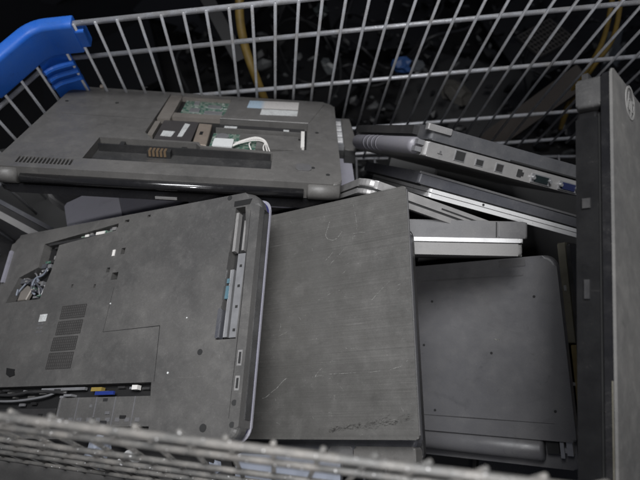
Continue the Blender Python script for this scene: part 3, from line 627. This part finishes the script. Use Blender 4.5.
# ================================================================== J: upright laptop at the right edge
J = thing('laptop', 'upright grey laptop at the right edge with a round emblem on its lid', 'laptop', mat4(POSE['J']), 'scrapped laptops in the cart')
L, T = .375, .029; w = .26; fj = FT['J']
fin('screen_lid', slab(0, 0, w, L, T - .0022, T, .004, .0008), M['lidJ'], J)
fin('lid_frame', slab(.0008, .002, w - .002, L - .002, T - .0088, T - .0024, .004, .0012), M['gloss'], J)
fin('base', slab(.004, .006, w, L - .030, 0, T - .012, .008, .003, 3), M['jblack'], J)
fin('base_seam', slab(.0055, .008, w, L - .032, T - .0125, T - .0092, .006, 0), M['rubber'], J)
fin('hinge_cover', slab(.0015, L - .030, w, L - .004, .001, T - .0090, .003, .0015), M['jcov'], J)
fin('hinge_bolt', boxes([(.004, L - .004, .005, .014, L + .001, .010), (.018, L - .004, .011, .030, L + .002, .016), (.036, L - .005, .004, .05, L + .001, .012)]), M['blackp'], J)
for q_ in ((.0022, .19, .006, .0045, .205, .010), (.0022, .262, .005, .0045, .27, .011)): fin('port', boxes([q_]), M['blackp'], J)
fin('lid_trim', slab(-.0004, .02, .002, .13, T - .0036, T - .0028, .0003, .0001), M['olive'], J)
cx, cy = fj['logo'][0]; R0 = .0150
bm = bmesh.new(); n_ = 48
for i in range(n_):
    a0, a1 = 2 * pi * i / n_, 2 * pi * (i + 1) / n_
    add_prism(bm, [(cx + R0 * cos(a0), cy + R0 * sin(a0)), (cx + R0 * cos(a1), cy + R0 * sin(a1)), (cx + R0 * .86 * cos(a1), cy + R0 * .86 * sin(a1)), (cx + R0 * .86 * cos(a0), cy + R0 * .86 * sin(a0))], T, T + .0005)
lg = fin('emblem_ring', bm, M['logo'], J)
cu = bpy.data.curves.new('emblem_letters', 'FONT'); cu.body = 'hp'; cu.size = .0235; cu.shear = .35; cu.align_x = 'CENTER'; cu.align_y = 'CENTER'; cu.extrude = .0002; cu.offset = .0001
to = bpy.data.objects.new('tmp_text', cu); col.objects.link(to); bpy.context.view_layer.update()
me = bpy.data.meshes.new_from_object(to.evaluated_get(bpy.context.evaluated_depsgraph_get())); bpy.data.objects.remove(to)
rot = Matrix.Translation((cx, cy, T + .0003)) @ Matrix.Rotation(0.0, 4, 'Z')
me.transform(rot); link('emblem_letters', me, M['logo'], lg)

# ================================================================== left lower things
N_ = thing('laptop', 'silver edged laptop slanting down at the left edge of the cart', 'laptop', mat4(POSE['N']), 'scrapped laptops in the cart')
fin('base', slab(0, 0, .30, .18, 0, .009, .004, .0015), M['silver'], N_)
fin('screen_lid', slab(0, .002, .30, .18, .018, .024, .004, .0015), M['blueblack'], N_)
fin('middle_shell', slab(.002, .003, .298, .18, .0095, .0175, .004, 0), M['blackp'], N_)
Q_ = thing('laptop', 'glossy lilac grey laptop lid in the gap between the two upside down laptops', 'laptop', mat4(POSE['Q']) @ Matrix.Translation((-.012, 0, 0)) @ Matrix.Rotation(.30, 4, 'Z'), 'scrapped laptops in the cart')
fin('screen_lid', slab(-.010, 0, .072, .075, .0105, .02, [.002, .004, .004, .002], .0015), M['qlid'], Q_)  # lilac lightened in colour to make up for the shadow over it
fin('hinge_cover', slab(.0735, 0, .16, .075, .010, .0190, .002, .001), M['lilac'], Q_)
fin('base', slab(-.008, 0, .16, .074, 0, .0098, .004, .001), M['blackp'], Q_)
S_ = thing('laptop', 'dark laptop corner with a rounded pale rim, left of the glossy lilac lid', 'laptop', mat4(POSE['S']), 'scrapped laptops in the cart')
fin('screen_lid', slab(0, 0, .20, .10, .011, .022, .024, .003, 3), M['greyside'], S_)
fin('base', slab(-.003, -.003, .20, .10, 0, .0102, .024, .002), M['silver'], S_)

def plain_laptop(label, loc, rot, w=.34, l=.24, top='blackp', low='caseB', grp='scrapped laptops in the cart'):
    o = thing('laptop', label, 'laptop', Matrix.Translation(loc) @ Matrix.Rotation(rot[2], 4, 'Z') @ Matrix.Rotation(rot[0], 4, 'X') @ Matrix.Rotation(rot[1], 4, 'Y'), grp)
    fin('screen_lid', slab(-w / 2, -l / 2, w / 2, l / 2, .013, .022, .012, .0025), M[top], o)
    fin('base', slab(-w / 2, -l / 2, w / 2, l / 2, 0, .0122, .012, .0025), M[low], o)
    return o
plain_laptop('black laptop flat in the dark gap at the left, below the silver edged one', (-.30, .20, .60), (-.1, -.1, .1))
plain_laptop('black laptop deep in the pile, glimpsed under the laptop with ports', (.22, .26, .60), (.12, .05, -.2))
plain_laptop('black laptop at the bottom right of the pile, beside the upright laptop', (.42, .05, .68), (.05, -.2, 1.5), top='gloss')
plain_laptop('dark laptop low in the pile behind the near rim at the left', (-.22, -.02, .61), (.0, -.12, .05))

# under the near rim: a pale film wrapped slab and rubble of broken parts
T_ = thing('laptop', 'pale blue laptop lid seen through the near rim wires below the scratched lid', 'laptop', mat4(POSE['T']), 'scrapped laptops in the cart')
fin('screen_lid', slab(0, -.02, .10, .095, .006, .012, .004, .001), M['bagblue'], T_)
fin('base', slab(0, -.02, .10, .095, 0, .0052, .004, .001), M['blueblack'], T_)
rs = random.Random(21)
def crumple(name, centre, r, mat, label, seed, squash=.5, cat='scrap'):
    rr = random.Random(seed); bm = bmesh.new(); bmesh.ops.create_icosphere(bm, subdivisions=2, radius=r)
    for v in bm.verts:
        v.co *= rr.uniform(.45, 1.35); v.co.z *= squash; v.co.x *= 1.3
    o = fin(name, bm, mat); o.location = centre; o.rotation_euler = (rr.uniform(-.6, .6), rr.uniform(-.6, .6), rr.uniform(0, 6))
    tag(o, label, cat); return o
def campt(px, py, z):
    """point on the line of sight at a real distance, used once to drop a thing at its place"""
    return CAMM @ Vector(((px - 320) / 540 * z, -(py - 240) / 540 * z, -z))
crumple('plastic_wrap', campt(98, 453, .54), .012, M['bagblue'], 'crumpled pale wrap seen through the near rim at the left', 5, .5, 'wrap')
crumple('plastic_wrap', campt(128, 457, .54), .009, simple('dull_white_film', (.25, .25, .25), .5), 'smaller whitish crumpled wrap right of the pale blue wrap', 6, .5, 'wrap')
crumple('plastic_wrap', campt(216, 469, .52), .006, M['bagblue'], 'tiny crumpled wrap left of the pale blue laptop lid', 8, .5, 'wrap')

M['bk2'] = simple('gap_black_shell', (.007, .0068, .0068), .45, 0, .4, 12)  # near-black shell that keeps gaps in the pile dark
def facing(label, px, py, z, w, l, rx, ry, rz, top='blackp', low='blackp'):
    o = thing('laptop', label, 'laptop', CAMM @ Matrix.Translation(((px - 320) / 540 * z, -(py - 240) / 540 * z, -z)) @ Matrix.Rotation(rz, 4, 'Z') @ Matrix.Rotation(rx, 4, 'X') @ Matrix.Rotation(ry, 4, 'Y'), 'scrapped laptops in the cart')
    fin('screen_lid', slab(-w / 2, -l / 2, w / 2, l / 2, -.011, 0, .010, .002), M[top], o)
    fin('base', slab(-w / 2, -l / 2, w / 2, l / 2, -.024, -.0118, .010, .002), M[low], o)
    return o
facing('added black laptop darkening the gap between the silver edged laptop and the plain grey one', 520, 235, .86, .30, .20, .1, .0, -.2, 'bk2', 'bk2')  # filler added so the gap reads black
facing('added black laptop darkening the gap under the row of ports, above the bright silver edge', 470, 196, .93, .30, .09, .0, .1, -.25, 'bk2', 'bk2')  # filler added, its near-black stands in for the shade here
facing('added black laptop darkening the gap under the left end of the large upside down laptop', 30, 215, .93, .34, .24, .0, .1, .2, 'bk2', 'bk2')  # filler added to turn the left gap black
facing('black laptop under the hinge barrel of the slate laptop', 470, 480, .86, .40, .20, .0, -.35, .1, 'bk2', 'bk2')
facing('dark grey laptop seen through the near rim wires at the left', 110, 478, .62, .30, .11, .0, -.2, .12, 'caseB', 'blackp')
# ================================================================== ground and dark surroundings
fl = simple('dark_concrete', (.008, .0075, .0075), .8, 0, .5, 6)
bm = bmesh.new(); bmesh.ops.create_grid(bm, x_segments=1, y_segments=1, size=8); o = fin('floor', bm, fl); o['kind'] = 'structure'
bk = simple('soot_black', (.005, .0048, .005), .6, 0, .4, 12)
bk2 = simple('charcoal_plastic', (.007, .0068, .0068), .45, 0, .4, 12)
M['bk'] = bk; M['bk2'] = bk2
rs = random.Random(4)
spots = [(-.55, 1.0, .05, .3), (-.25, 1.25, .10, -.5), (.05, .95, .06, .8), (.30, 1.25, .12, .2), (.55, .95, .08, -.3), (.85, 1.2, .14, .5), (1.05, .9, .05, -.7), (.15, 1.6, .10, .1), (.70, 1.6, .12, .9), (-.7, 1.5, .04, .6)]
desc = ['black discarded laptop on the floor behind the cart, farthest left', 'charcoal discarded laptop behind the cart, left of the yellow hose', 'black discarded laptop behind the cart, right of the yellow hose',
 'charcoal discarded laptop behind the middle of the cart', 'black discarded laptop behind the cart, near the pale scraps', 'charcoal discarded laptop behind the cart, under the brown board', 'black discarded laptop behind the cart, farthest right',
 'charcoal discarded laptop at the back of the heap, middle', 'black discarded laptop at the back of the heap, right', 'charcoal discarded laptop at the back of the heap, left']
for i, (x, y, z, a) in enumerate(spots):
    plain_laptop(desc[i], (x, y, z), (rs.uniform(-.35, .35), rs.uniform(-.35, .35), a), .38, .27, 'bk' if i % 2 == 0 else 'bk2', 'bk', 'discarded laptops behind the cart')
cols = ['rubber', 'bk2', 'rubber', 'blackp']
for i in range(14):
    x, y = rs.uniform(-.1, 1.1), rs.uniform(.75, 1.5); a = rs.uniform(0, 6.3); pts = []
    R1 = rs.uniform(.08, .2)
    for k in range(9):
        a += rs.uniform(.4, .8); pts.append((x + R1 * cos(a) * (1 + .1 * k), y + R1 * sin(a), .12 + rs.uniform(0, .15)))
    o = fin('cable', tube(smoothpath(pts, 5), rs.uniform(.0025, .005), 6), M[cols[i % 4]], None, True)
    tag(o, 'dark loose cable tangled on the heap behind the cart', 'cable', 'dark cables on the heap')
# small broken bits
bm = bmesh.new()
def bit(bm, x, y, z, r):
    n0 = len(bm.verts); q = bmesh.ops.create_icosphere(bm, subdivisions=1, radius=r)['verts']
    m_ = Matrix.Translation((x, y, z)) @ Matrix.Rotation(rs.uniform(0, 3), 4, 'X') @ Matrix.Rotation(rs.uniform(0, 3), 4, 'Z') @ Matrix.Diagonal((rs.uniform(.5, 1.6), rs.uniform(.3, 1), rs.uniform(.2, .5), 1))
    for v in q: v.co = m_ @ (v.co * rs.uniform(.6, 1.2))
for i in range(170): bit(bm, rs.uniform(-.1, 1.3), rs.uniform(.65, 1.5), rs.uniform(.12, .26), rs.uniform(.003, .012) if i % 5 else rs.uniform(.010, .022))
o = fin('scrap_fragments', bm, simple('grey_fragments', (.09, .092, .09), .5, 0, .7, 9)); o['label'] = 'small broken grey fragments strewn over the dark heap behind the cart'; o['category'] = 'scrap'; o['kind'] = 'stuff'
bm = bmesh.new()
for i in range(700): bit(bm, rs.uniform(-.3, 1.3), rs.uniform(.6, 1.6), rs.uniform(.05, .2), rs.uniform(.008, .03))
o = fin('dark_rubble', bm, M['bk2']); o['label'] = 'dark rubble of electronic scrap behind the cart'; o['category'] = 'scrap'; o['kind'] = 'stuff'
crumple('crumpled_bag', campt(322, 10, 1.5), .022, simple('grey_green_film', (.06,.07,.065), .4), 'grey green crumpled bag at the top, behind the second rail', 11, .7, 'bag')
crumple('crumpled_bag', campt(328, 66, 1.4), .018, simple('grey_film', (.06,.065,.065), .4), 'grey crumpled bag just under the second rail', 12, .7, 'bag')
crumple('crumpled_bag', campt(402, 66, 1.25), .018, simple('blue_film', (0.015, 0.05, 0.15), .4), 'small blue crumpled bag behind the cart wires', 13, .6, 'bag')
crumple('crumpled_bag', campt(418, 66, 1.3), .015, simple('pale_film', (.06,.065,.07), .4), 'pale crumpled bag right of the small blue one', 14, .5, 'bag')
crumple('crumpled_bag', campt(456, 96, 1.2), .030, simple('brown_film', (0.03, 0.0275, 0.0225), .6), 'brownish crumpled bag behind the wires left of the brown board', 15, .5, 'bag')
crumple('crumpled_bag', campt(612, 50, 1.3), .035, simple('blue_grey_film', (0.035, 0.04, 0.045), .4), 'blue grey crumpled bag behind the upright laptop', 16, .5, 'bag')
# yellow hoses
yel = simple('yellow_hose_rubber', (.13, .085, .016), .55, 0, .6, 60)
M['yel'] = yel
o = fin('hose', tube(smoothpath([campt(243, -60, .86), campt(240, -10, .85), campt(240, 20, .86), campt(246, 50, .88), campt(256, 78, .90), campt(268, 110, .95), campt(280, 150, 1.05)], 8), .0072, 12), yel, None, True)
tag(o, 'thick yellow hose hanging behind the middle of the cart wires', 'hose')
for dx, lab, rr in ((0, 'left strand of the yellow twin cable behind the upright laptop', .0042), (9, 'right strand of the yellow twin cable behind the upright laptop', .0042)):
    o = fin('cable', tube(smoothpath([campt(620 + dx, -60, .85), campt(612 + dx, 0, .88), campt(603 + dx, 40, .92), campt(588 + dx * .5, 68, .96), campt(570 + dx * .5, 95, 1.02), campt(560, 130, 1.1)], 8), rr, 10), yel, None, True)
    tag(o, lab, 'cable')
# brown board and dark beam, grille
def beam(name, a, b_, wd, th, mat, label, cat):
    a, b_ = Vector(a), Vector(b_); d = (b_ - a); L_ = d.length; d.normalize(); upv = Vector((0, 0, 1)); sd = d.cross(upv).normalized(); up2 = sd.cross(d)
    M4 = Matrix([[d.x, sd.x, up2.x, a.x], [d.y, sd.y, up2.y, a.y], [d.z, sd.z, up2.z, a.z], [0, 0, 0, 1]])
    o = fin(name, slab(0, -wd / 2, L_, wd / 2, 0, th, .002, .001), mat); o.matrix_world = M4; tag(o, label, cat)
beam('board', campt(480, 150, 1.15), campt(585, 75, 1.0), .045, .012, simple('brown_board', (.018, .013, .010), .7), 'dark brown board slanting up behind the cart on the right', 'board')
beam('metal_beam', campt(196, -20, 1.2), campt(240, 62, 1.2), .03, .01, simple('grey_beam', (.014, .0135, .0135), .6), 'grey metal strip slanting down beside the thick yellow hose', 'metal strip')
gr = thing('speaker_grille', 'square perforated grille lying tilted on the heap behind the cart', 'grille', CAMM @ Matrix.Translation(((545 - 320) / 540 * 1.3, (240 - 38) / 540 * 1.3, -1.3)) @ Matrix.Rotation(.5, 4, 'Z') @ Matrix.Rotation(-.6, 4, 'X'))
fin('frame', boxes([(-.05, -.05, -.004, .05, .05, 0)]), M['bk2'], gr)
bm = bmesh.new()
for i in range(11):
    x = -.045 + i * .009; add_tube(bm, [(x, -.045, .002), (x, .045, .002)], .0012, 6)
for i in range(7):
    x = -.045 + i * .015; add_tube(bm, [(-.045, x, .003), (.045, x, .003)], .0012, 6)
fin('mesh_bars', bm, simple('grille_bars_grey', (.06, .055, .05), .5), gr)

# ================================================================== camera, light
cd = bpy.data.cameras.new('camera'); cam = bpy.data.objects.new('camera', cd); col.objects.link(cam)
cam.matrix_world = CAMM; cd.sensor_width = 36; cd.lens = 36 * 540 / 640; cd.clip_start = .01; cd.clip_end = 60
cd.dof.use_dof = True; cd.dof.focus_distance = .58; cd.dof.aperture_fstop = 6.5
scn.camera = cam
wd = bpy.data.worlds.new('World'); scn.world = wd; wd.use_nodes = True
bg = wd.node_tree.nodes['Background']; bg.inputs[0].default_value = (.75, .8, 1, 1); bg.inputs[1].default_value = .07
def area(name, loc, target, size, power, colr):
    ld = bpy.data.lights.new(name, 'AREA'); ld.shape = 'RECTANGLE'; ld.size = size[0]; ld.size_y = size[1]; ld.energy = power; ld.color = colr
    o = bpy.data.objects.new(name, ld); col.objects.link(o); o.location = loc
    o.rotation_euler = (Vector(target) - Vector(loc)).to_track_quat('-Z', 'Y').to_euler(); return o
lp = area('ceiling_lamp', (-.12, .50, 2.35), (.03, .08, .9), (.9, .45), 6.3, (.97, .98, 1)); lp.data.spread = radians(70)
area('flash_lamp', (.03, -.10, 1.60), (.02, .2, .9), (.07, .05), 1.75, (.98, .98, 1))
scn.view_settings.view_transform = 'Standard'; scn.view_settings.look = 'None'; scn.view_settings.exposure = 0; scn.view_settings.gamma = 1
scn.render.engine = 'CYCLES'
